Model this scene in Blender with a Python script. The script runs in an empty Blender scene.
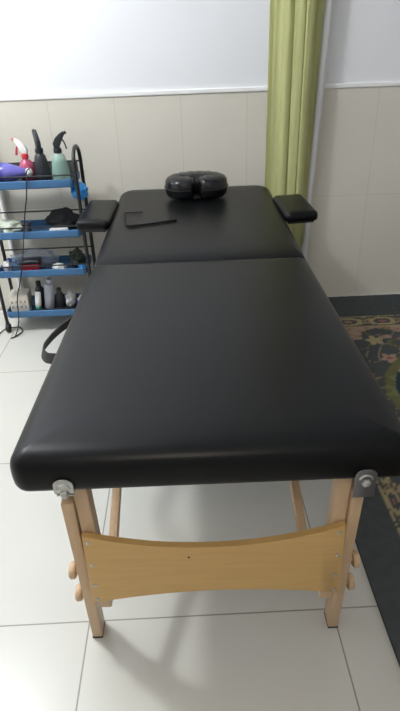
import bpy, bmesh, math, random
from math import sin, cos, pi, radians, sqrt, atan2
from mathutils import Vector, Matrix, noise

random.seed(7)
scene = bpy.context.scene
COL = scene.collection

# ------------------------------------------------------------------ materials
def mat(name, color, rough=0.5, metal=0.0, var=0.0, var_scale=8.0, bump=0.0, bump_scale=120.0,
        alpha=1.0, trans=0.0, spec=0.5, stretch=None, sheen=0.0, ior=1.45):
    m = bpy.data.materials.new(name)
    m.use_nodes = True
    nt = m.node_tree
    b = nt.nodes['Principled BSDF']
    b.inputs['Base Color'].default_value = (*color, 1)
    b.inputs['Roughness'].default_value = rough
    b.inputs['Metallic'].default_value = metal
    b.inputs['Specular IOR Level'].default_value = spec
    b.inputs['Transmission Weight'].default_value = trans
    b.inputs['IOR'].default_value = ior
    b.inputs['Alpha'].default_value = alpha
    if sheen: b.inputs['Sheen Weight'].default_value = sheen
    tc = nt.nodes.new('ShaderNodeTexCoord')
    mp = nt.nodes.new('ShaderNodeMapping')
    nt.links.new(tc.outputs['Object'], mp.inputs['Vector'])
    if stretch: mp.inputs['Scale'].default_value = stretch
    if var:
        n = nt.nodes.new('ShaderNodeTexNoise'); n.inputs['Scale'].default_value = var_scale
        n.inputs['Detail'].default_value = 4
        nt.links.new(mp.outputs['Vector'], n.inputs['Vector'])
        r = nt.nodes.new('ShaderNodeValToRGB')
        r.color_ramp.elements[0].position = .3; r.color_ramp.elements[1].position = .7
        r.color_ramp.elements[0].color = (*[c*(1-var) for c in color], 1)
        r.color_ramp.elements[1].color = (*[min(1, c*(1+var)) for c in color], 1)
        nt.links.new(n.outputs['Fac'], r.inputs['Fac'])
        nt.links.new(r.outputs['Color'], b.inputs['Base Color'])
    if bump:
        n2 = nt.nodes.new('ShaderNodeTexNoise'); n2.inputs['Scale'].default_value = bump_scale
        nt.links.new(tc.outputs['Object'], n2.inputs['Vector'])
        bp = nt.nodes.new('ShaderNodeBump'); bp.inputs['Strength'].default_value = bump
        bp.inputs['Distance'].default_value = .002
        nt.links.new(n2.outputs['Fac'], bp.inputs['Height'])
        nt.links.new(bp.outputs['Normal'], b.inputs['Normal'])
    return m

def tile_mat(name, c1, c2, grout, w, h, ox, oy, mortar, rough, vertical=False, spec=.5, var=.03):
    m = bpy.data.materials.new(name); m.use_nodes = True
    nt = m.node_tree; b = nt.nodes['Principled BSDF']
    tc = nt.nodes.new('ShaderNodeTexCoord')
    sx = nt.nodes.new('ShaderNodeSeparateXYZ'); nt.links.new(tc.outputs['Object'], sx.inputs[0])
    cx = nt.nodes.new('ShaderNodeCombineXYZ')
    def off(out, o, dst):
        a = nt.nodes.new('ShaderNodeMath'); a.operation = 'SUBTRACT'; a.inputs[1].default_value = o
        nt.links.new(out, a.inputs[0]); nt.links.new(a.outputs[0], dst)
    off(sx.outputs['X'], ox, cx.inputs['X'])
    off(sx.outputs['Z' if vertical else 'Y'], oy, cx.inputs['Y'])
    br = nt.nodes.new('ShaderNodeTexBrick')
    br.offset = 0; br.squash = 1
    br.inputs['Scale'].default_value = 1
    br.inputs['Color1'].default_value = (*c1, 1); br.inputs['Color2'].default_value = (*c2, 1)
    br.inputs['Mortar'].default_value = (*grout, 1)
    br.inputs['Mortar Size'].default_value = mortar
    br.inputs['Mortar Smooth'].default_value = .3
    br.inputs['Brick Width'].default_value = w; br.inputs['Row Height'].default_value = h
    nt.links.new(cx.outputs[0], br.inputs['Vector'])
    n = nt.nodes.new('ShaderNodeTexNoise'); n.inputs['Scale'].default_value = 5; n.inputs['Detail'].default_value = 5
    nt.links.new(tc.outputs['Object'], n.inputs['Vector'])
    mr = nt.nodes.new('ShaderNodeMapRange')
    mr.inputs['To Min'].default_value = 1-var; mr.inputs['To Max'].default_value = 1+var
    nt.links.new(n.outputs['Fac'], mr.inputs['Value'])
    mx = nt.nodes.new('ShaderNodeVectorMath'); mx.operation = 'SCALE'
    nt.links.new(br.outputs['Color'], mx.inputs[0]); nt.links.new(mr.outputs[0], mx.inputs['Scale'])
    nt.links.new(mx.outputs[0], b.inputs['Base Color'])
    b.inputs['Roughness'].default_value = rough; b.inputs['Specular IOR Level'].default_value = spec
    bp = nt.nodes.new('ShaderNodeBump'); bp.inputs['Strength'].default_value = .4; bp.inputs['Distance'].default_value = .001
    bp.invert = True
    nt.links.new(br.outputs['Fac'], bp.inputs['Height']); nt.links.new(bp.outputs['Normal'], b.inputs['Normal'])
    return m

FX, FY, LX, ZT = -.311, .1246, -.328, 1.019
M = {}
M['floor'] = tile_mat('cream_floor_tile', (.555, .545, .495), (.545, .535, .485), (.27, .25, .21), .6, .6, FX, FY, .0022, .28)
M['wall_tile'] = tile_mat('beige_wall_tile', (.625, .595, .52), (.61, .58, .505), (.50, .47, .41), .3, .54, LX, -.001, .0014, .35, True, var=.04)
M['paint'] = mat('white_wall_paint', (.75, .76, .785), .7, var=.015, var_scale=3, bump=.08, bump_scale=60)
M['trim'] = mat('white_tile_trim', (.80, .80, .79), .35)
M['vinyl'] = mat('black_vinyl', (.0040, .0043, .0048), .33, var=.10, var_scale=10, bump=.10, bump_scale=420, spec=.22)
M['vinyl_gloss'] = mat('glossy_black_vinyl', (.006, .0065, .008), .25, bump=.2, bump_scale=35, spec=.4)
M['seam'] = mat('black_piping', (.012, .012, .012), .5)
M['board'] = mat('varnished_beech_board', (.60, .375, .14), .42, var=.05, var_scale=6, stretch=(1.2, 1, 14))
M['leg'] = mat('beech_leg_wood', (.56, .39, .24), .45, var=.08, var_scale=9, stretch=(8, 8, 1))
M['steel'] = mat('brushed_steel', (.52, .52, .50), .38, .9)
M['dull_steel'] = mat('dull_steel', (.19, .19, .20), .42, .8)
M['black'] = mat('black_metal_tube', (.018, .018, .020), .4)
M['rubber'] = mat('black_rubber', (.02, .02, .02), .7)
M['blue'] = mat('blue_plastic', (.045, .135, .28), .45, var=.1)
M['blue_bag'] = mat('bright_blue_film', (.03, .30, .78), .3, bump=.5, bump_scale=40)
M['darkpanel'] = mat('dark_grey_panel', (.065, .075, .07), .5)
M['curtain'] = mat('yellow_green_satin', (.70, .71, .34), .5, var=.04, var_scale=5, stretch=(8, 8, .6), sheen=.2, bump=.15, bump_scale=300)
M['pole'] = mat('white_enamel', (.62, .63, .63), .35)
M['white'] = mat('white_plastic', (.78, .77, .74), .4)
M['paper'] = mat('white_paper', (.72, .72, .70), .8, var=.1, var_scale=30)
M['card'] = mat('cream_card', (.66, .62, .53), .8, var=.1, var_scale=40)
M['cardprint'] = mat('brown_print', (.36, .31, .25), .8)
M['red'] = mat('red_plastic', (.62, .04, .06), .35)
M['pink'] = mat('pink_liquid_bottle', (.40, .075, .14), .25)
M['pinklabel'] = mat('pale_pink_label', (.50, .25, .29), .5)
M['blackplastic'] = mat('black_plastic', (.018, .021, .026), .35)
M['greenclear'] = mat('pale_green_clear_plastic', (.34, .52, .45), .15, alpha=.55)
M['purple'] = mat('purple_plastic', (.13, .12, .42), .3)
M['purpledark'] = mat('dark_purple_plastic', (.06, .06, .30), .3)
M['cloth'] = mat('pale_green_white_cloth', (.56, .60, .50), .9, var=.2, var_scale=25, bump=.4, bump_scale=80)
M['blackcloth'] = mat('black_cloth', (.016, .017, .02), .8, bump=.5, bump_scale=60)
M['film'] = mat('clear_bluish_film', (.42, .50, .62), .2, alpha=.38, bump=.8, bump_scale=40)
M['maroon'] = mat('dark_red_plastic', (.30, .015, .025), .3)
M['darkgreen'] = mat('dark_olive_film', (.035, .05, .035), .4, var=.5, var_scale=30, bump=.5, bump_scale=50)
M['silver'] = mat('pale_silver_plastic', (.42, .45, .52), .3)
M['tealcap'] = mat('green_cap_plastic', (.05, .40, .28), .4)
M['stripe'] = mat('blue_stripe_print', (.05, .08, .38), .6)
M['crinkle'] = mat('crinkled_white_film', (.62, .62, .64), .4, var=.25, var_scale=40, bump=.8, bump_scale=50)

# ------------------------------------------------------------------ mesh helpers
def link(name, bm, m, parent=None, smooth=True, loc=None, rot=None, angle=40):
    me = bpy.data.meshes.new(name)
    bmesh.ops.recalc_face_normals(bm, faces=bm.faces[:])
    bm.to_mesh(me); bm.free()
    for mm in (m if isinstance(m, (list, tuple)) else [m]): me.materials.append(mm)
    if smooth:
        me.polygons.foreach_set('use_smooth', [True]*len(me.polygons))
        try: me.set_sharp_from_angle(angle=radians(angle))
        except Exception: pass
    o = bpy.data.objects.new(name, me); COL.objects.link(o)
    if parent: o.parent = parent
    if loc: o.location = loc
    if rot: o.rotation_euler = rot
    return o

def thing(name, label, cat, loc=(0, 0, 0), rot=(0, 0, 0), group=None):
    o = bpy.data.objects.new(name, None); COL.objects.link(o)
    o.empty_display_size = .05
    o.location = loc; o.rotation_euler = rot
    o['label'] = label; o['category'] = cat
    if group: o['group'] = group
    return o

def tag(o, label, cat, group=None):
    o['label'] = label; o['category'] = cat
    if group: o['group'] = group
    return o

def box(bm, c, s, bev=0.0, seg=2, mtx=None, mi=0):
    r = bmesh.ops.create_cube(bm, size=1)
    vs = r['verts']
    for v in vs: v.co = Vector((v.co.x*s[0], v.co.y*s[1], v.co.z*s[2]))
    if bev:
        es = list({e for v in vs for e in v.link_edges})
        rb = bmesh.ops.bevel(bm, geom=es, offset=bev, segments=seg, affect='EDGES', profile=.5)
        vs = list({v for f in rb['faces'] for v in f.verts} | {v for v in vs if v.is_valid})
    fs = {f for v in vs for f in v.link_faces}
    for f in fs: f.material_index = mi
    for v in vs:
        p = v.co.copy()
        if mtx: p = mtx @ p
        v.co = p + Vector(c)
    return vs

def bar(bm, a, b, w, d, bev=.003, up=(0, 1, 0)):
    """rectangular bar from a to b; w across, d along 'up'-ish"""
    a = Vector(a); b = Vector(b); z = (b-a).normalized()
    y = Vector(up); y = (y - z*y.dot(z)).normalized(); x = y.cross(z)
    mtx = Matrix((x, y, z)).transposed()
    box(bm, (a+b)/2, (w, d, (b-a).length), bev, 2, mtx)

def lathe(bm, prof, seg=20, origin=(0, 0, 0), axis='z', mi=0):
    o = Vector(origin); rings = []
    def P(r, h, t):
        if axis == 'z': return o + Vector((r*cos(t), r*sin(t), h))
        if axis == 'x': return o + Vector((h, r*cos(t), r*sin(t)))
        return o + Vector((r*cos(t), h, r*sin(t)))
    for r, h in prof:
        rings.append([bm.verts.new(P(max(r, 1e-4), h, 2*pi*i/seg)) for i in range(seg)])
    for A, B in zip(rings, rings[1:]):
        for i in range(seg):
            f = bm.faces.new((A[i], A[(i+1) % seg], B[(i+1) % seg], B[i])); f.material_index = mi
    f = bm.faces.new(rings[0][::-1]); f.material_index = mi
    f = bm.faces.new(rings[-1]); f.material_index = mi

def smooth_path(pts, n=8, closed=False):
    P = [Vector(p) for p in pts]; out = []
    N = len(P)
    rng = range(N if closed else N-1)
    for i in rng:
        g = (lambda k: P[k % N]) if closed else (lambda k: P[min(max(k, 0), N-1)])
        p0, p1, p2, p3 = g(i-1), g(i), g(i+1), g(i+2)
        for k in range(n):
            t = k/n
            out.append(.5*((2*p1)+(p2-p0)*t+(2*p0-5*p1+4*p2-p3)*t*t+(3*p1-p0-3*p2+p3)*t**3))
    if not closed: out.append(P[-1])
    return out

def tube(bm, pts, r, seg=8, closed=False, mi=0, flat=None, up=(0, 0, 1)):
    """sweep a circle (or a flat strip w x h if flat) along pts"""
    P = [Vector(p) for p in pts]; N = len(P); rings = []
    rr = r if isinstance(r, (list, tuple)) else [r]*N
    prev = None
    for i in range(N):
        a = P[(i-1) % N] if (closed or i > 0) else P[i]
        b = P[(i+1) % N] if (closed or i < N-1) else P[i]
        t = (b-a).normalized()
        if flat:
            u = Vector(up)
        else:
            u = prev if prev is not None else (Vector((0, 0, 1)) if abs(t.z) < .9 else Vector((1, 0, 0)))
        u = (u - t*u.dot(t))
        if u.length < 1e-6: u = Vector((1, 0, 0)) - t*t.x
        u.normalize(); prev = u
        v = t.cross(u)
        if flat:
            w, h = flat
            q = [(-w/2, -h/2), (w/2, -h/2), (w/2, h/2), (-w/2, h/2)]
            rings.append([bm.verts.new(P[i]+u*x+v*y) for x, y in q])
        else:
            rings.append([bm.verts.new(P[i]+(u*cos(2*pi*k/seg)+v*sin(2*pi*k/seg))*rr[i]) for k in range(seg)])
    s = len(rings[0])
    for i in range(N if closed else N-1):
        A, B = rings[i], rings[(i+1) % N]
        for k in range(s):
            f = bm.faces.new((A[k], A[(k+1) % s], B[(k+1) % s], B[k])); f.material_index = mi
    if not closed:
        bm.faces.new(rings[0][::-1]).material_index = mi; bm.faces.new(rings[-1]).material_index = mi

def rrect(x0, x1, y0, y1, rad, n=8):
    """rounded rectangle, ccw from lower left; rad = (ll, lr, ur, ul)"""
    out = []
    for (cx, cy, a0, r) in ((x0, y0, pi, rad[0]), (x1, y0, 1.5*pi, rad[1]), (x1, y1, 0, rad[2]), (x0, y1, .5*pi, rad[3])):
        sx = 1 if cx == x0 else -1; sy = 1 if cy == y0 else -1
        for k in range(n+1):
            a = a0 + .5*pi*k/n
            out.append((cx+sx*r+r*cos(a), cy+sy*r+r*sin(a)))
    return out

def padded(bm, x0, x1, y0, y1, rad, levels, n=8, fn=1.0, ff=1.0):
    """loft of inset rounded rectangles: levels = (inset, z) from top to bottom"""
    rings = []
    for ins, z in levels:
        rr = [max(r-ins, .004) for r in rad]
        rings.append([bm.verts.new((x, y, z)) for x, y in rrect(x0+ins, x1-ins, y0+ins*fn, y1-ins*ff, rr, n)])
    N = len(rings[0])
    for A, B in zip(rings, rings[1:]):
        for i in range(N): bm.faces.new((A[i], A[(i+1) % N], B[(i+1) % N], B[i]))
    bm.faces.new(rings[0]); bm.faces.new(rings[-1][::-1])

def prism(bm, poly, y0, y1, plane='xz', bev=0.0, mi=0):
    def P(a, b, d): return (a, d, b) if plane == 'xz' else ((a, b, d) if plane == 'xy' else (d, a, b))
    A = [bm.verts.new(P(a, b, y0)) for a, b in poly]; B = [bm.verts.new(P(a, b, y1)) for a, b in poly]
    n = len(poly); fs = []
    fs.append(bm.faces.new(A)); fs.append(bm.faces.new(B[::-1]))
    for i in range(n): fs.append(bm.faces.new((A[(i+1) % n], A[i], B[i], B[(i+1) % n])))
    for f in fs: f.material_index = mi
    if bev:
        es = list({e for f in fs[:2] for e in f.edges})
        bmesh.ops.bevel(bm, geom=es, offset=bev, segments=2, affect='EDGES', profile=.5)

def lump(bm, c, s, amp=.25, freq=2.2, sub=4, seed=0, floor=None, power=1.0):
    """crumpled soft lump with flattened underside"""
    r = bmesh.ops.create_icosphere(bm, subdivisions=sub, radius=1)
    off = Vector((seed*3.1, seed*1.7, seed*5.3))
    for v in r['verts']:
        d = v.co.normalized()
        k = 1 + amp*(noise.noise(d*freq+off) + .6*abs(noise.noise(d*freq*2.3+off)) - .2)
        q = Vector([math.copysign(abs(x)**power, x) for x in d])*k
        p = Vector((q.x*s[0], q.y*s[1], q.z*s[2])) + Vector(c)
        if floor is not None and p.z < floor: p.z = floor + .0004*abs(d.x)
        v.co = p

# ------------------------------------------------------------------ the room
WY = 1.975
XL, XR, YB, ZC = -2.3, 2.8, -4.2, 2.75
def struct(name, bm, m, **k):
    o = link(name, bm, m, smooth=False, **k); o['kind'] = 'structure'; return o
bm = bmesh.new(); box(bm, ((XL+XR)/2, (YB+WY)/2, -.05), (XR-XL, WY-YB, .1)); struct('floor', bm, M['floor'])
# back wall: tiled dado (slightly proud) and painted plaster above
wr = (0, 0, -.007)
bm = bmesh.new()
box(bm, ((XL+XR)/2, .006+.09, ZC/2), (XR-XL+.2, .18, ZC), mi=1)
box(bm, ((XL+XR)/2, .05, ZT/2), (XR-XL+.2, .1, ZT), mi=0)
struct('wall_back', bm, [M['wall_tile'], M['paint']], loc=(0, WY, 0), rot=wr)
bm = bmesh.new(); box(bm, ((XL+XR)/2, .002, ZT+.009), (XR-XL+.2, .014, .02), .004); struct('trim_1', bm, M['trim'], loc=(0, WY, 0), rot=wr)
bm = bmesh.new(); box(bm, (XL-.05, (YB+WY)/2, ZC/2), (.1, WY-YB, ZC)); struct('wall_left', bm, M['paint'])
bm = bmesh.new(); box(bm, (XR+.05, (YB+WY)/2, ZC/2), (.1, WY-YB, ZC)); struct('wall_right', bm, M['paint'])
bm = bmesh.new(); box(bm, ((XL+XR)/2, YB-.05, ZC/2), (XR-XL, .1, ZC)); struct('wall_front', bm, M['paint'])
bm = bmesh.new(); box(bm, ((XL+XR)/2, (YB+WY)/2, ZC+.05), (XR-XL, WY-YB, .1)); struct('ceiling', bm, M['paint'])

# ------------------------------------------------------------------ rug
def rug_color(x, y):
    navy = (.066, .075, .076); beige = (.33, .27, .15); tan = (.24, .18, .105); rose = (.27, .12, .10)
    pinkb = (.32, .22, .17); olive = (.125, .125, .055); red = (.26, .07, .065)
    nz = lambda f, s=0: noise.noise(Vector((x*f+s, y*f-s, s*1.3)))
    w = .006*nz(60)
    dx = x-.405 + w; dy = 1.93-y + w
    d = min(dx/.125, dy/.245)          # 1 at the inner edge of the plain border
    c = navy
    if d < 1: return tuple(k*(1+.18*nz(40)) for k in c)
    if d < 1.04: return beige
    if d < 1.42:                        # scroll band
        far = dx/.125 >= dy/.245
        along = x if far else y
        t = (d-1.04)/.38
        per = .165 if far else .13
        u = (along/per) % 1.0
        ring = sqrt(((u-.5)*2.1)**2+((t-.5)*1.9)**2)
        if .55 < ring < .86: return beige
        if ring < .26: return rose if int(along/per) % 2 else tan
        e = min(u, 1-u)
        if abs(abs(t-.5) - (.10+1.1*e)) < .09 and e < .22: return tan
        return navy
    if d < 1.47: return beige
    # medallion ring
    ex, ey = (x-1.16)/.425, (y-.98)/.40
    rr = sqrt(ex*ex+ey*ey) + .03*nz(9)
    if .925 < rr < 1.02: return olive if nz(30, 5) > -.15 else (.17, .165, .075)
    if rr < .925:
        q = nz(12, 9)
        if q > .28: return pinkb
        if q > .2: return olive
        if .74 < rr < .77: return tan
        return (.025, .045, .06)
    # floral field: garland of flowers near the band, on navy
    if d < 1.95 and nz(11, 3) > -.16+.55*max(0, d-1.62): return pinkb if nz(38, 1) > -.1 else (tan if nz(50, 8) > -.2 else rose)
    best = None
    cs = .15
    i0, j0 = math.floor(x/cs), math.floor(y/cs)
    for i in (i0-1, i0, i0+1):
        for j in (j0-1, j0, j0+1):
            fx = (i+.5+.35*noise.noise(Vector((i*1.7, j*2.3, 1))))*cs
            fy = (j+.5+.35*noise.noise(Vector((i*2.9, j*1.3, 4))))*cs
            a = atan2(y-fy, x-fx); r = sqrt((x-fx)**2+(y-fy)**2)
            pet = .036*(1+.28*cos(5*a+i+2*j))
            if r < pet: best = (r/pet, (i*7+j*3) % 4)
    if best:
        r, k = best
        if r < .32: return red if k % 2 else beige
        return (pinkb, rose, beige, pinkb)[k]
    if abs(nz(9, 2)) < .05: return olive
    if abs(nz(11, 6)) < .035: return tan
    return navy
X0, X1, Y0, Y1, ST = .405, 2.3, -1.3, 1.93, .008
nx, ny = int((X1-X0)/ST), int((Y1-Y0)/ST)
verts, cols = [], []
for j in range(ny+1):
    for i in range(nx+1):
        x = X0+(X1-X0)*i/nx; y = Y0+(Y1-Y0)*j/ny
        wob = .006*noise.noise(Vector((x*3, y*3, 0)))
        verts.append((x+(wob if i == 0 else 0), y, .011+.0015*noise.noise(Vector((x*40, y*40, 2)))))
        cols.append(rug_color(x, y))
faces = [(j*(nx+1)+i, j*(nx+1)+i+1, (j+1)*(nx+1)+i+1, (j+1)*(nx+1)+i) for j in range(ny) for i in range(nx)]
# underside and sides
edge = [i for i in range(nx+1)] + [j*(nx+1)+nx for j in range(1, ny+1)] + [ny*(nx+1)+i for i in range(nx-1, -1, -1)] + [j*(nx+1) for j in range(ny-1, 0, -1)]
base = len(verts)
for e in edge:
    v = verts[e]; verts.append((v[0], v[1], .001)); cols.append((.03, .035, .04))
n = len(edge)
for k in range(n): faces.append((edge[(k+1) % n], edge[k], base+k, base+(k+1) % n))
me = bpy.data.meshes.new('rug'); me.from_pydata(verts, [], faces)
ca = me.color_attributes.new('pattern', 'FLOAT_COLOR', 'POINT')
ca.data.foreach_set('color', [c for q in cols for c in (*q, 1)])
rm = mat('woven_rug', (.05, .05, .05), .95, bump=.6, bump_scale=260, spec=.1)
at = rm.node_tree.nodes.new('ShaderNodeVertexColor'); at.layer_name = 'pattern'
rm.node_tree.links.new(at.outputs['Color'], rm.node_tree.nodes['Principled BSDF'].inputs['Base Color'])
me.materials.append(rm)
rug = bpy.data.objects.new('rug', me); COL.objects.link(rug)
tag(rug, 'dark navy floral rug with beige scroll border lying on the cream floor', 'rug')

# ------------------------------------------------------------------ massage table
T0, T1, T2, W, L1, L2 = .632, .612, .626, .7125, .976, .9695
table = thing('massage_table', 'long black vinyl folding massage table on beech wooden legs', 'massage table', (-.0023, 0, 0), (0, 0, -.0121))
LV = [(.16, 0), (.09, -.0005), (.05, -.002), (.030, -.005), (.017, -.0105), (.008, -.018), (.003, -.027), (.0005, -.038), (0, -.055), (.001, -.070), (.004, -.078), (.009, -.082), (.02, -.083)]
h = W/2
bm = bmesh.new(); padded(bm, -h, h, 0, L1-.003, (.036, .036, .016, .016), LV, ff=.4)
link('cushion', bm, M['vinyl'], table, loc=(0, 0, T0), rot=(atan2(T1-T0, L1), 0, 0), angle=80)
bm = bmesh.new(); padded(bm, -h, h, .003, L2, (.016, .016, .075, .075), LV, fn=2.4)
link('cushion', bm, M['vinyl'], table, loc=(0, L1, T1), rot=(atan2(T2-T1, L2), 0, 0), angle=80)
# thin plywood undersides
for y0, y1, z0, z1 in ((.03, L1-.03, T0-.0850, T1-.0850), (L1+.03, L1+L2-.03, T1-.0850, T2-.0850)):
    bm = bmesh.new(); bar(bm, (0, y0, (z0)), (0, y1, z1), W-.07, .004, .001, up=(0, 0, 1)); link('underside_panel', bm, M['black'], table)

def leg_set(yf, s, top):
    """yf: y of the leg line, s: +1 when the outer face looks to -y; top: height of underside"""
    def Y(d): return yf + s*d
    for sx in (-1, 1):
        # upper leg, inboard
        bm = bmesh.new(); bar(bm, (sx*.2425, Y(.066), .155), (sx*.2490, Y(.062), top-.004), .028, .034, .003, up=(0, 1, 0))
        link('upper_leg', bm, M['leg'], table)
        # lower leg, outboard
        bm = bmesh.new(); bar(bm, (sx*.2835-.004*(sx>0), Y(.098), .006), (sx*.2745, Y(.058), .486), .024, .042, .0025, up=(0, 1, 0))
        lo = link('lower_leg', bm, M['leg'], table)
        bm = bmesh.new(); box(bm, (sx*.2838-.004*(sx>0), Y(.098), .0035), (.025, .043, .007), .002); link('rubber_foot', bm, M['rubber'], lo)
        for kz in (.247, .162):
            bm = bmesh.new()
            x0 = sx*.2935
            yk = .098 - .040*kz/.486
            lathe(bm, [(.006, 0), (.006, sx*.006), (.017, sx*.007), (.0185, sx*.010), (.0185, sx*.017), (.016, sx*.020), (.004, sx*.021)], 18, (x0-sx*.0015, Y(yk), kz), 'x')
            k = link('knob', bm, M['leg'], table)
            bm = bmesh.new(); tube(bm, [(sx*.312, Y(yk), kz), (sx*.262, Y(yk), kz)], .0035, 8); link('bolt', bm, M['steel'], k)
        # steel tilt plate and bolt under the corner
        zt = top
        bm = bmesh.new()
        cx = .2665 if sx > 0 else -.259
        bot = .515 if sx > 0 else .553
        up_ = .0 if sx > 0 else .006
        wd = .019 if sx > 0 else .0175
        poly = [(cx-wd, bot), (cx+wd, bot)] + [(cx+wd*cos(a), .566+up_+wd*.7*sin(a)) for a in [pi*k/10 for k in range(11)]]
        prism(bm, poly, Y(-.003), Y(-.006), 'xz', .0008)
        pl = link('tilt_plate', bm, M['steel'] if sx < 0 else M['dull_steel'], table)
        bm = bmesh.new()
        arc = [(cx+.011*cos(a), Y(-.0065), .556+up_+.011*sin(a)) for a in [pi*(.05+.9*k/10) for k in range(11)]]
        tube(bm, arc, .0022, 6)
        link('plate_slot', bm, M['steel'], pl)
        bm = bmesh.new(); lathe(bm, [(.0085, s*-.005), (.0085, s*-.010), (.005, s*-.013), (.001, s*-.0135)], 6, (cx, yf, .551+up_*.2), 'y'); link('bolt', bm, M['steel'], pl)
        # brackets from plate back to the upper leg
        bm = bmesh.new(); bar(bm, (cx, Y(-.004), .547), (cx, Y(.08), .547), .030, .003, .0006, up=(0, 0, 1)); link('bracket', bm, M['steel'], table)
    # curved end board
    poly = []
    N = 24
    for k in range(N+1):
        u = -1+2*k/N; poly.append((u*(.2475+.014), .226-.026*abs(u)**1.9))
    poly[0] = (-.262, .200); poly[-1] = (.262, .197)
    for k in range(N+1):
        u = 1-2*k/N; poly.append((u*(.2475+.0095), .3585+.046*abs(u)**2.1))
    bm = bmesh.new(); prism(bm, poly, Y(.030), Y(.044), 'xz', .0015)
    bd = link('end_board', bm, M['board'], table, angle=50)
    for sx in (-1, 1):
        for kz in (.385, .320, .258, .212):
            xx = sx*(.247 + (.385-kz)*.02)
            bm = bmesh.new(); lathe(bm, [(.0045, -s*.0002), (.0045, -s*.0015), (.0025, -s*.0025), (.0008, -s*.0026)], 12, (xx, Y(.030), kz), 'y'); link('screw', bm, M['steel'], bd)
    # diagonal braces up to the fold
    for sx in (-1, 1):
        bm = bmesh.new(); bar(bm, (sx*.2185-.011, Y(.085), .205), (sx*.2120-.011, Y(.80), .520), .020, .026, .002, up=(0, 0, 1)); link('brace', bm, M['leg'], table)
    bm = bmesh.new(); lathe(bm, [(.0025, 0), (.0025, -s*.0008), (.0005, -s*.001)], 10, (-.052, Y(.0300), .332), 'y'); link('screw', bm, M['black'], bd)
leg_set(0.0, 1, T0-.087)
leg_set(L1+L2, -1, T2-.087)
# webbing carry handle on the side
bm = bmesh.new()
pts = smooth_path([(-.338, .455, .555), (-.372, .468, .550), (-.405, .495, .540), (-.426, .545, .533), (-.423, .60, .531), (-.405, .655, .534), (-.375, .692, .543), (-.338, .71, .552)], 6)
tube(bm, pts, 0, flat=(.028, .0035), up=(.35, 0, 1))
st = link('carry_handle', bm, M['rubber'], table, angle=60); st['label'] = 'black webbing carry handle looped on the table side'
# side arm rests
def armrest(cx, cy, cz, wx, ly, rz, tilt, side):
    bm = bmesh.new()
    padded(bm, -wx/2, wx/2, -ly/2, ly/2, (.024,)*4, [(.045, 0), (.02, -.001), (.009, -.004), (.003, -.010), (0, -.020), (.001, -.032), (.005, -.039), (.012, -.041)])
    o = link('armrest', bm, M['vinyl'], table, loc=(cx, cy, cz), rot=(tilt[0], tilt[1], rz), angle=80)
    bm = bmesh.new(); box(bm, (0, 0, -.046), (wx-.03, ly-.04, .011), .003); link('armrest_board', bm, M['blackplastic'], o)
    for dy in (-.07, .07):
        bm = bmesh.new(); tube(bm, [(side*(-wx/2-.035), dy, -.047), (side*(wx/2-.03), dy, -.047)], .008, 10); link('peg', bm, M['steel'], o)
armrest(-.408, 1.555, .632, .132, .345, -.02, (radians(0), radians(2), 0), -1)
armrest(.410, 1.550, .630, .134, .300, .05, (radians(0), radians(-1), 0), 1)

# ------------------------------------------------------------------ face cradle cushion (horseshoe)
cr = thing('face_cushion', 'glossy black horseshoe face cushion lying on the far end of the massage table', 'cushion', (.024, 1.715, .6275))
bm = bmesh.new()
path, rad = [], []
N = 40
for k in range(N+1):
    a = radians(-77) + radians(334)*k/N
    path.append((.077*cos(a)*(1.0), .055*sin(a), .048))
    e = min(k, N-k)/4
    rad.append(min(1, .62+.38*min(1, e)))
# elliptical padded tube
rings = []
seg = 16
for i in range(N+1):
    a = Vector(path[max(0, i-1)]); b = Vector(path[min(N, i+1)]); t = (b-a).normalized()
    u = Vector((t.y, -t.x, 0)); z = Vector((0, 0, 1)); c = Vector(path[i])
    ring = []
    for k in range(seg):
        q = 2*pi*k/seg
        cu, cz = cos(q), sin(q)
        cu = math.copysign(abs(cu)**.7, cu); cz = math.copysign(abs(cz)**.55, cz)
        wrinkle = 1+.03*sin(i*2.1)*max(0, cz)
        ring.append(bm.verts.new(c+u*cu*.0605*rad[i]+z*cz*.047*(.85+.15*rad[i])*wrinkle))
    rings.append(ring)
for A, B in zip(rings, rings[1:]):
    for k in range(seg): bm.faces.new((A[k], A[(k+1) % seg], B[(k+1) % seg], B[k]))
for ring, sgn in ((rings[0], 1), (rings[-1], -1)):
    c = sum((v.co for v in ring), Vector())/seg
    i = 0 if sgn == 1 else N
    t = (Vector(path[1])-Vector(path[0])).normalized() if sgn == 1 else (Vector(path[N-1])-Vector(path[N])).normalized()
    cv = bm.verts.new(c - t*.012)
    for k in range(seg): bm.faces.new((ring[k], ring[(k+1) % seg], cv))
link('horseshoe_pad', bm, M['vinyl_gloss'], cr, angle=80)
bm = bmesh.new()
tube(bm, [(p[0]+Vector((Vector(path[min(N, i+1)])-Vector(path[max(0, i-1)])).normalized()).y*.0615*rad[i],
           p[1]-Vector((Vector(path[min(N, i+1)])-Vector(path[max(0, i-1)])).normalized()).x*.0615*rad[i], .048) for i, p in enumerate(path)], .0022, 6)
link('piping', bm, M['seam'], cr)
bm = bmesh.new(); box(bm, (0, .005, .006), (.15, .10, .008), .003); link('base_plate', bm, M['blackplastic'], cr)

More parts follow.
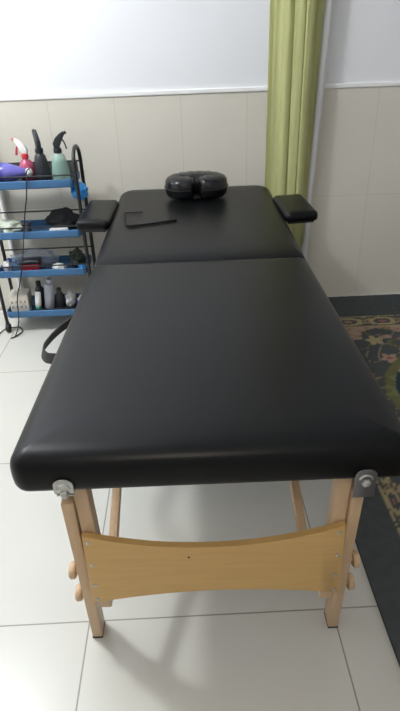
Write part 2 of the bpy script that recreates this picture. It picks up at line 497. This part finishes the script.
# ------------------------------------------------------------------ thin bent cable lying on the table
bm = bmesh.new()
def ztop(y): return T1 + (T2-T1)*(y-L1)/L2 if y > L1 else T0+(T1-T0)*y/L1
pts = [(-.205, 1.515), (-.255, 1.512), (-.277, 1.505), (-.273, 1.45), (-.262, 1.36), (-.252, 1.338), (-.230, 1.335), (-.150, 1.357), (-.065, 1.385)]
P3 = smooth_path([(x, y, ztop(y)+.0045) for x, y in pts], 6)
rr = [.0022 + .0018*max(0, min(1, (i-22)/10)) for i in range(len(P3))]
tube(bm, P3, rr, 8)
tag(link('cable', bm, mat('black_cable_sleeve', (.004, .004, .005), .5, spec=.2)), 'thin black bent cable lying on the far half of the massage table', 'cable')

# ------------------------------------------------------------------ curtain and pole
bm = bmesh.new()
NU, NV = 90, 30
grid = []
ZB, ZTOP = .30, 2.45
for j in range(NV+1):
    v = j/NV; z = ZB+(ZTOP-ZB)*v
    row = []
    for i in range(NU+1):
        u = i/NU
        xl = .362 - .008*v; xr = .560 + .034*v
        pinch = 1
        x = xl+(xr-xl)*u + .006*sin(u*31+v*2)
        fold = .012*sin(u*2*pi*2.1+.9+.7*sin(v*2.2)) + .006*sin(u*2*pi*4.6+v*1.9) + .0025*sin(u*2*pi*9+v*3)
        k = max(0, min(1, (u-.12)/.4)); k = k*k*(3-2*k)
        y = 1.9625 - .001*sin(u*90) - k*(.058 - fold*(.8+.3*v)) + .018*max(0, u-.8)/.2*k
        row.append(bm.verts.new((x, y, z+.012*sin(u*9)*(1 if j == 0 else 0))))
    grid.append(row)
for j in range(NV):
    for i in range(NU): bm.faces.new((grid[j][i], grid[j][i+1], grid[j+1][i+1], grid[j+1][i]))
r = bmesh.ops.solidify(bm, geom=bm.faces[:], thickness=.002)
cu = link('curtain', bm, M['curtain'], angle=180)
tag(cu, 'yellow-green satin curtain gathered against the tiled wall beside the white pole', 'curtain')
bm = bmesh.new()
tube(bm, [(.574, 1.945, .0), (.5765, 1.945, .5), (.596, 1.945, 1.0), (.609, 1.945, 1.4), (.63, 1.945, 2.5)], .0165, 16)
pole = thing('white_pole', 'slim white pole standing at the tiled wall beside the yellow-green curtain', 'pole', (0, 0, 0))
link('shaft', bm, M['pole'], pole)
bm = bmesh.new(); lathe(bm, [(.034, .0005), (.034, .006), (.020, .010), (.018, .03)], 20, (.574, 1.945, 0)); link('base_collar', bm, M['pole'], pole)

# white service pipe behind the trolley
bm = bmesh.new(); tube(bm, [(-.912, 1.958, .002), (-.912, 1.958, 1.01)], .014, 14)
tag(link('wall_pipe', bm, M['white']), 'white upright pipe on the tiled wall behind the blue trolley', 'pipe')

# ------------------------------------------------------------------ trolley
TX0, TX1, TY0, TY1 = -.935, -.495, 1.714, 1.880
SH = [.711, .490, .307, .099]
tr = thing('trolley', 'four-tier trolley with blue trays and black tubular frame against the tiled wall', 'trolley', (0, 0, 0))
for x in (TX0, TX1):
    bm = bmesh.new()
    pts = [(x, TY0, .045), (x, TY0, .40), (x, TY0, .76)]
    for k in range(1, 12):
        a = pi - pi*k/12
        pts.append((x, (TY0+TY1)/2+(TY1-TY0)/2*cos(a), .765+.080*sin(a)**.8))
    pts += [(x, TY1, .76), (x, TY1, .40), (x, TY1, .045)]
    tube(bm, pts, .0085, 10)
    link('side_frame', bm, M['black'], tr)
    for y in (TY0, TY1):
        bm = bmesh.new(); box(bm, (x, y, .045), (.016, .020, .016), .003); c = link('caster', bm, M['blackplastic'], tr)
        bm = bmesh.new(); lathe(bm, [(.006, -.009), (.020, -.009), (.0225, -.005), (.0225, .005), (.020, .009), (.006, .009)], 18, (x, y, .0235), 'x'); link('wheel', bm, M['rubber'], c)
for i, zc in enumerate(SH):
    x0, x1, y0, y1 = TX0+.010, TX1-.010, TY0-.018, TY1+.012
    bm = bmesh.new()
    # dished tray: outer wall, rim, inner wall, floor
    def ring(ins, z): return [bm.verts.new((x, y, z)) for x, y in rrect(x0+ins, x1-ins, y0+ins, y1-ins, [max(.02-ins, .004)]*4, 5)]
    R = [ring(.006, zc-.018), ring(.001, zc-.013), ring(0, zc+.010), ring(.001, zc+.015), ring(.004, zc+.017), ring(.007, zc+.014), ring(.008, zc-.008)]
    for A, B in zip(R, R[1:]):
        for k in range(len(A)): bm.faces.new((A[k], A[(k+1) % len(A)], B[(k+1) % len(A)], B[k]))
    bm.faces.new(R[0][::-1]); bm.faces.new(R[-1])
    link('tray', bm, M['blue'], tr)
    if i < 3:
        for y, dz in ((TY0-.004, .032), (TY1-.003, .060)):
            bm = bmesh.new(); tube(bm, [(TX0, y, zc+dz), (TX1, y, zc+dz)], .0036, 8); link('guard_rail', bm, M['black'], tr)
bm = bmesh.new(); box(bm, ((TX0+TX1)/2, TY1-.003, .740), (TX1-TX0-.03, .003, .055), .001); link('back_panel', bm, M['darkpanel'], tr)
bm = bmesh.new(); box(bm, ((TX0+TX1)/2, (TY0+TY1)/2, SH[0]-.0060), (.395, .150, .003), .001); link('tray_mat', bm, M['darkpanel'], tr)
FL = [z-.0075 for z in SH]
FL[0] += .0035

# ------------------------------------------------------------------ top tier: dryer and spray bottles
d = thing('hair_dryer', 'purple cone-bodied hair dryer with white tip lying on the top trolley tray', 'appliance', (0, 0, 0))
bm = bmesh.new(); lathe(bm, [(.030, -.855), (.041, -.850), (.043, -.836), (.043, -.828)], 24, (0, 1.762, .7520), 'x'); link('rear_cap', bm, M['white'], d)
bm = bmesh.new(); lathe(bm, [(.043, -.828), (.044, -.817), (.044, -.806)], 24, (0, 1.762, .7520), 'x'); link('dark_collar', bm, M['purpledark'], d)
bm = bmesh.new(); lathe(bm, [(.0435, -.806), (.042, -.796), (.034, -.770), (.024, -.740), (.016, -.722), (.012, -.716)], 24, (0, 1.762, .7520), 'x'); link('body', bm, M['purple'], d)
bm = bmesh.new(); lathe(bm, [(.010, -.717), (.016, -.712), (.0185, -.704), (.016, -.696), (.008, -.690)], 18, (0, 1.762, .7520), 'x'); link('tip', bm, M['white'], d)
bm = bmesh.new()
cord = [(-.700, 1.762, .7520+.016), (-.698, 1.738, .770), (-.699, 1.705, .765), (-.700, 1.689, .735), (-.715, 1.686, .66), (-.737, 1.686, .585), (-.770, 1.686, .45), (-.799, 1.686, .34), (-.825, 1.686, .26), (-.850, 1.684, .19),
        (-.862, 1.672, .08), (-.885, 1.652, .012), (-.905, 1.636, .0045), (-.885, 1.658, .0045), (-.868, 1.700, .0045), (-.888, 1.748, .0045), (-.925, 1.752, .0045), (-.958, 1.742, .0045), (-.975, 1.70, .0045), (-.985, 1.645, .0045), (-1.06, 1.60, .0045)]
tube(bm, smooth_path(cord, 6), .0028, 8); link('power_cord', bm, M['rubber'], d)

def spray_bottle(label, loc, rz, hb, rb, rt, shape, mbody, mhead, mnoz, mtrig, mlabel=None, s=1.0, tiltx=0):
    t = thing('spray_bottle', label, 'spray bottle', loc, (0, tiltx, rz), 'spray bottles on the top trolley tray')
    bm = bmesh.new()
    if shape == 'round':
        prof = [(rb*.86, 0), (rb, .006), (rb*1.02, hb*.3), (rb, hb*.55), (rb*.8, hb*.78), (rt, hb*.93), (rt, hb)]
    else:
        prof = [(rb*.9, 0), (rb, .006), (rb*.96, hb*.3), (rb*.82, hb*.65), (rb*.62, hb*.88), (rt, hb*.96), (rt, hb)]
    lathe(bm, prof, 22); link('bottle_body', bm, mbody, t)
    if mlabel:
        bm = bmesh.new()
        seg = 12
        A = []
        for zz in (hb*.2, hb*.5):
            A.append([bm.verts.new((rb*1.03*cos(a), rb*1.03*sin(a), zz)) for a in [radians(50+90*k/seg) for k in range(seg+1)]])
        for k in range(seg): bm.faces.new((A[0][k], A[0][k+1], A[1][k+1], A[1][k]))
        bmesh.ops.solidify(bm, geom=bm.faces[:], thickness=.0006)
        link('bottle_label', bm, mlabel, t)
    bm = bmesh.new(); lathe(bm, [(rt*1.25, hb-.004), (rt*1.3, hb+.002), (rt*1.25, hb+.014), (rt*.9, hb+.017)], 18); link('collar', bm, mtrig, t)
    z = hb+.015
    bm = bmesh.new()
    poly = [(-.014, 0), (.011, 0), (.012, .014), (.020, .030), (.036, .050), (.040, .062), (.034, .068), (.018, .060), (-.004, .042), (-.017, .020)]
    prism(bm, [(a*s, z+b*s) for a, b in poly], -.0095, .0095, 'xz', .003); link('spray_head', bm, mhead, t)
    bm = bmesh.new(); c = Vector((.040*s, 0, z+.061*s)); dr = Vector((.8, 0, .35)).normalized()
    tube(bm, [c-dr*.004, c+dr*.008], .0062, 10); link('nozzle', bm, mnoz, t)
    bm = bmesh.new()
    tube(bm, smooth_path([(.020*s, 0, z+.034*s), (.030*s, 0, z+.030*s), (.036*s, 0, z+.014*s), (.040*s, 0, z-.006*s)], 4), 0, flat=(.006, .011), up=(1, 0, .3)); link('trigger', bm, mtrig, t)
    return t
z0 = FL[0]+.001
spray_bottle('pink spray bottle with white head and red trigger on the top trolley tray', (-.726, 1.825, z0), pi-.15, .096, .034, .012, 'round', M['pink'], M['white'], M['red'], M['red'], M['pinklabel'], .95)
spray_bottle('black spray bottle standing between the pink and the pale green spray bottle', (-.654, 1.80, z0), 2.0, .120, .036, .014, 'taper', M['blackplastic'], M['blackplastic'], M['blackplastic'], M['blackplastic'], None, 1.05)
spray_bottle('see-through pale green spray bottle with black trigger head', (-.574, 1.80, z0), .25, .117, .041, .014, 'taper', M['greenclear'], M['blackplastic'], M['blackplastic'], M['blackplastic'], None, .98)
# blue bag caught on the frame
bm = bmesh.new(); lump(bm, (-.503, 1.797, .652), (.036, .046, .038), .35, 2.4, 4, 3)
for v in bm.verts:
    if v.co.x < -.490: v.co.z = min(v.co.z, .690)
tag(link('blue_bag', bm, M['blue_bag'], angle=60), 'crumpled bright blue plastic bag caught on the side frame of the trolley', 'plastic bag')

# ------------------------------------------------------------------ second tier
z = FL[1]+.0008
bm = bmesh.new(); lump(bm, (-.842, 1.778, z+.022), (.062, .052, .036), .45, 2.0, 4, 5, z)
tag(link('folded_cloth', bm, M['cloth'], angle=60), 'pale greenish white cloth heaped on the second trolley tray', 'cloth')
bm = bmesh.new(); lump(bm, (-.600, 1.815, z+.036), (.082, .046, .050), .28, 1.9, 4, 8, z)
tag(link('black_pouch', bm, M['blackcloth'], angle=60), 'soft black cloth pouch slumped on the second trolley tray', 'pouch')
bm = bmesh.new(); box(bm, (-.612, 1.738, z+.009), (.085, .030, .017), .002); box(bm, (-.612, 1.738, z+.0195), (.080, .028, .003), .001)
tag(link('white_packet', bm, M['paper']), 'flat white paper packet in front of the black pouch', 'packet')
bm = bmesh.new(); box(bm, (-.765, 1.775, z+.0175), (.030, .050, .035), .004)
o = thing('small_case', 'small dark case between the pale cloth and the black pouch', 'case', (0, 0, 0))
link('body', bm, M['darkpanel'], o)
bm = bmesh.new(); box(bm, (-.765, 1.775, z+.038), (.031, .051, .006), .002); link('lid', bm, M['blackplastic'], o)

# ------------------------------------------------------------------ third tier
z = FL[2]+.0008
bm = bmesh.new(); lump(bm, (-.772, 1.832, z+.030), (.115, .034, .048), .30, 2.6, 4, 11, z)
tag(link('clear_bag', bm, M['film'], angle=60), 'crumpled clear plastic bag on the third trolley tray behind the red object', 'plastic bag')
o = thing('red_case', 'dark red case with black lid on the third trolley tray', 'case', (0, 0, 0))
bm = bmesh.new(); box(bm, (-.775, 1.762, z+.019), (.092, .050, .037), .010, 3); link('body', bm, M['maroon'], o)
bm = bmesh.new(); box(bm, (-.775, 1.762, z+.0475), (.096, .054, .019), .008, 3); link('lid', bm, M['blackplastic'], o)
bm = bmesh.new(); lump(bm, (-.640, 1.745, z+.016), (.034, .026, .020), .35, 2.6, 3, 14, z)
tag(link('tissue', bm, M['paper'], angle=60), 'crumpled white tissue between the red case and the dark green bag', 'tissue')
bm = bmesh.new(); lump(bm, (-.563, 1.805, z+.034), (.036, .046, .046), .35, 2.4, 4, 17, z)
tag(link('dark_bag', bm, M['darkgreen'], angle=60), 'crumpled dark green bag at the end of the third trolley tray', 'plastic bag')
bm = bmesh.new(); lump(bm, (-.530, 1.727, z+.015), (.018, .018, .018), .3, 2.2, 3, 19, z)
tag(link('blue_wrapper', bm, M['blue_bag'], angle=60), 'small bright blue wrapper in front of the dark green bag', 'wrapper')
bm = bmesh.new(); lump(bm, (-.886, 1.760, z+.024), (.022, .026, .030), .35, 2.4, 3, 23, z)
tag(link('film_scrap', bm, M['crinkle'], angle=60), 'small crinkled whitish wrapper at the pipe end of the third tray', 'wrapper')

# ------------------------------------------------------------------ bottom tier
z = FL[3]+.0008
o = thing('card_box', 'cream card box with brown printed marks on the bottom trolley tray', 'box', (-.866, 1.780, z), (0, 0, .03))
bm = bmesh.new(); box(bm, (0, 0, .043), (.090, .085, .086), .002); link('carton', bm, M['card'], o)
bm = bmesh.new(); box(bm, (0, 0, .0885), (.092, .087, .004), .001); link('lid', bm, M['card'], o)
bm = bmesh.new()
for r_ in range(2):
    for c in range(4):
        box(bm, (-.033+.021*c, -.0428, .030+.026*r_), (.009, .0012, .013), .0003)
link('printed_marks', bm, M['cardprint'], o)
# black shallow caddy that holds the tubes
bm = bmesh.new(); cx0, cx1, cy0, cy1 = -.796, -.592, 1.716, 1.862
def cring(ins, zz): return [bm.verts.new((x, y, zz)) for x, y in rrect(cx0+ins, cx1-ins, cy0+ins, cy1-ins, [.008]*4, 4)]
R = [cring(.003, z), cring(0, z+.004), cring(0, z+.022), cring(.0015, z+.023), cring(.003, z+.022), cring(.004, z+.004)]
for A, B in zip(R, R[1:]):
    for k in range(len(A)): bm.faces.new((A[k], A[(k+1) % len(A)], B[(k+1) % len(A)], B[k]))
bm.faces.new(R[0][::-1]); bm.faces.new(R[-1])
tag(link('shallow_caddy', bm, M['blackplastic']), 'shallow black caddy holding bottles on the bottom trolley tray', 'caddy')
zc = z+.0052
def tube_bottle(name, label, cat, loc, prof, m, cap, mc, rot=(0, 0, 0)):
    t = thing(name, label, cat, loc, rot)
    bm = bmesh.new(); lathe(bm, prof, 18); link('body', bm, m, t)
    bm = bmesh.new(); lathe(bm, cap, 16); link('cap', bm, mc, t)
    return t
# squeezed tube standing on its green cap
t = thing('cream_tube', 'white cream tube standing on its green cap in the black caddy', 'tube', (-.778, 1.745, zc), (0, .12, 0))
bm = bmesh.new(); lathe(bm, [(.011, 0), (.014, .002), (.0145, .020), (.012, .022)], 16); link('cap', bm, M['tealcap'], t)
bm = bmesh.new()
rings = []
for k, (ax, ay, zz) in enumerate([(.012, .012, .022), (.0155, .0155, .030), (.0150, .0145, .050), (.0145, .009, .072), (.014, .0035, .092), (.014, .0015, .098)]):
    rings.append([bm.verts.new((ax*cos(2*pi*i/16), ay*sin(2*pi*i/16), zz)) for i in range(16)])
for A, B in zip(rings, rings[1:]):
    for i in range(16): bm.faces.new((A[i], A[(i+1) % 16], B[(i+1) % 16], B[i]))
bm.faces.new(rings[0][::-1]); bm.faces.new(rings[-1]); link('body', bm, M['white'], t)
tube_bottle('dark_bottle', 'dark bottle standing behind the white cream tube', 'bottle', (-.775, 1.812, zc), [(.020, 0), (.022, .004), (.022, .085), (.012, .098), (.010, .102)], M['blackplastic'], [(.012, .1025), (.012, .124), (.010, .126)], M['rubber'])
tube_bottle('silver_bottle', 'tall pale silver bottle leaning in the middle of the black caddy', 'bottle', (-.728, 1.772, zc+.001), [(.022, 0), (.0245, .004), (.026, .05), (.0255, .115), (.020, .128), (.012, .132)], M['silver'], [(.013, .1325), (.013, .150), (.011, .152)], M['silver'], (0, .13, 0))
tube_bottle('dark_bottle', 'squat dark bottle between the silver bottle and the white bag', 'bottle', (-.672, 1.780, zc), [(.020, 0), (.022, .004), (.022, .062), (.012, .075), (.010, .079)], M['blackplastic'], [(.012, .0795), (.012, .097), (.010, .098)], M['blackplastic'])
bm = bmesh.new(); lump(bm, (-.622, 1.790, zc+.034), (.024, .045, .042), .30, 2.3, 4, 29, zc)
tag(link('foam_wad', bm, M['crinkle'], angle=60), 'crumpled white film bag at the end of the black caddy', 'plastic bag')
o = thing('striped_packet', 'white packet with dark blue stripes at the table end of the bottom tray', 'packet', (-.553, 1.782, z), (0, 0, 0))
bm = bmesh.new(); lump(bm, (0, 0, .030), (.034, .046, .036), .22, 2.0, 4, 31, 0); link('packet_body', bm, M['paper'], o, angle=60)
bm = bmesh.new(); bar(bm, (-.030, -.046, .050), (.022, -.050, .030), .008, .002, .0004, up=(0, 1, 0)); link('stripe', bm, M['stripe'], o)

# ------------------------------------------------------------------ lights
def area(name, loc, aim, sx, sy, e, col):
    l = bpy.data.lights.new(name, 'AREA'); l.shape = 'RECTANGLE'; l.size = sx; l.size_y = sy; l.energy = e; l.color = col
    o = bpy.data.objects.new(name, l); COL.objects.link(o); o.location = loc
    o.rotation_euler = (Vector(aim)-Vector(loc)).to_track_quat('-Z', 'Y').to_euler()
    return o
def bulb(name, loc, r, e, col):
    l = bpy.data.lights.new(name, 'POINT'); l.shadow_soft_size = r; l.energy = e; l.color = col
    o = bpy.data.objects.new(name, l); COL.objects.link(o); o.location = loc
bulb('ceiling_globe_light', (-1.42, .95, 2.42), .11, 114, (.945, .98, 1.0))
bulb('added_fill_light', (-.2, -1.6, 2.40), .15, 34, (1.0, .90, .76))  # unseen warm fill added behind the camera to brighten the front and right side
w = bpy.data.worlds.new('room_ambience'); scene.world = w; w.use_nodes = True
w.node_tree.nodes['Background'].inputs['Color'].default_value = (.8, .85, .9, 1)
w.node_tree.nodes['Background'].inputs['Strength'].default_value = .2

# ------------------------------------------------------------------ camera
F_PX, PITCH, YAW, ROLL, CX, CY, CH = 537.27, .53080, .016534, -.037971, -.027993, -.695464, 1.225910
cam = bpy.data.cameras.new('camera'); co = bpy.data.objects.new('camera', cam); COL.objects.link(co)
cp, sp, cyw, syw = cos(PITCH), sin(PITCH), cos(YAW), sin(YAW)
F = Vector((syw*cp, cyw*cp, -sp)); R = Vector((cyw, -syw, 0)); U = R.cross(F)
R2 = R*cos(ROLL)+U*sin(ROLL); U2 = -R*sin(ROLL)+U*cos(ROLL)
mw = Matrix((R2, U2, -F)).transposed().to_4x4(); mw.translation = (CX, CY, CH)
co.matrix_world = mw
cam.sensor_fit = 'VERTICAL'; cam.sensor_height = 36; cam.lens = 36*F_PX/711
cam.clip_start = .02
scene.camera = co
vs = scene.view_settings
vs.view_transform = 'Standard'; vs.look = 'None'; vs.gamma = 1; vs.use_curve_mapping = False
vs.exposure = 0.0
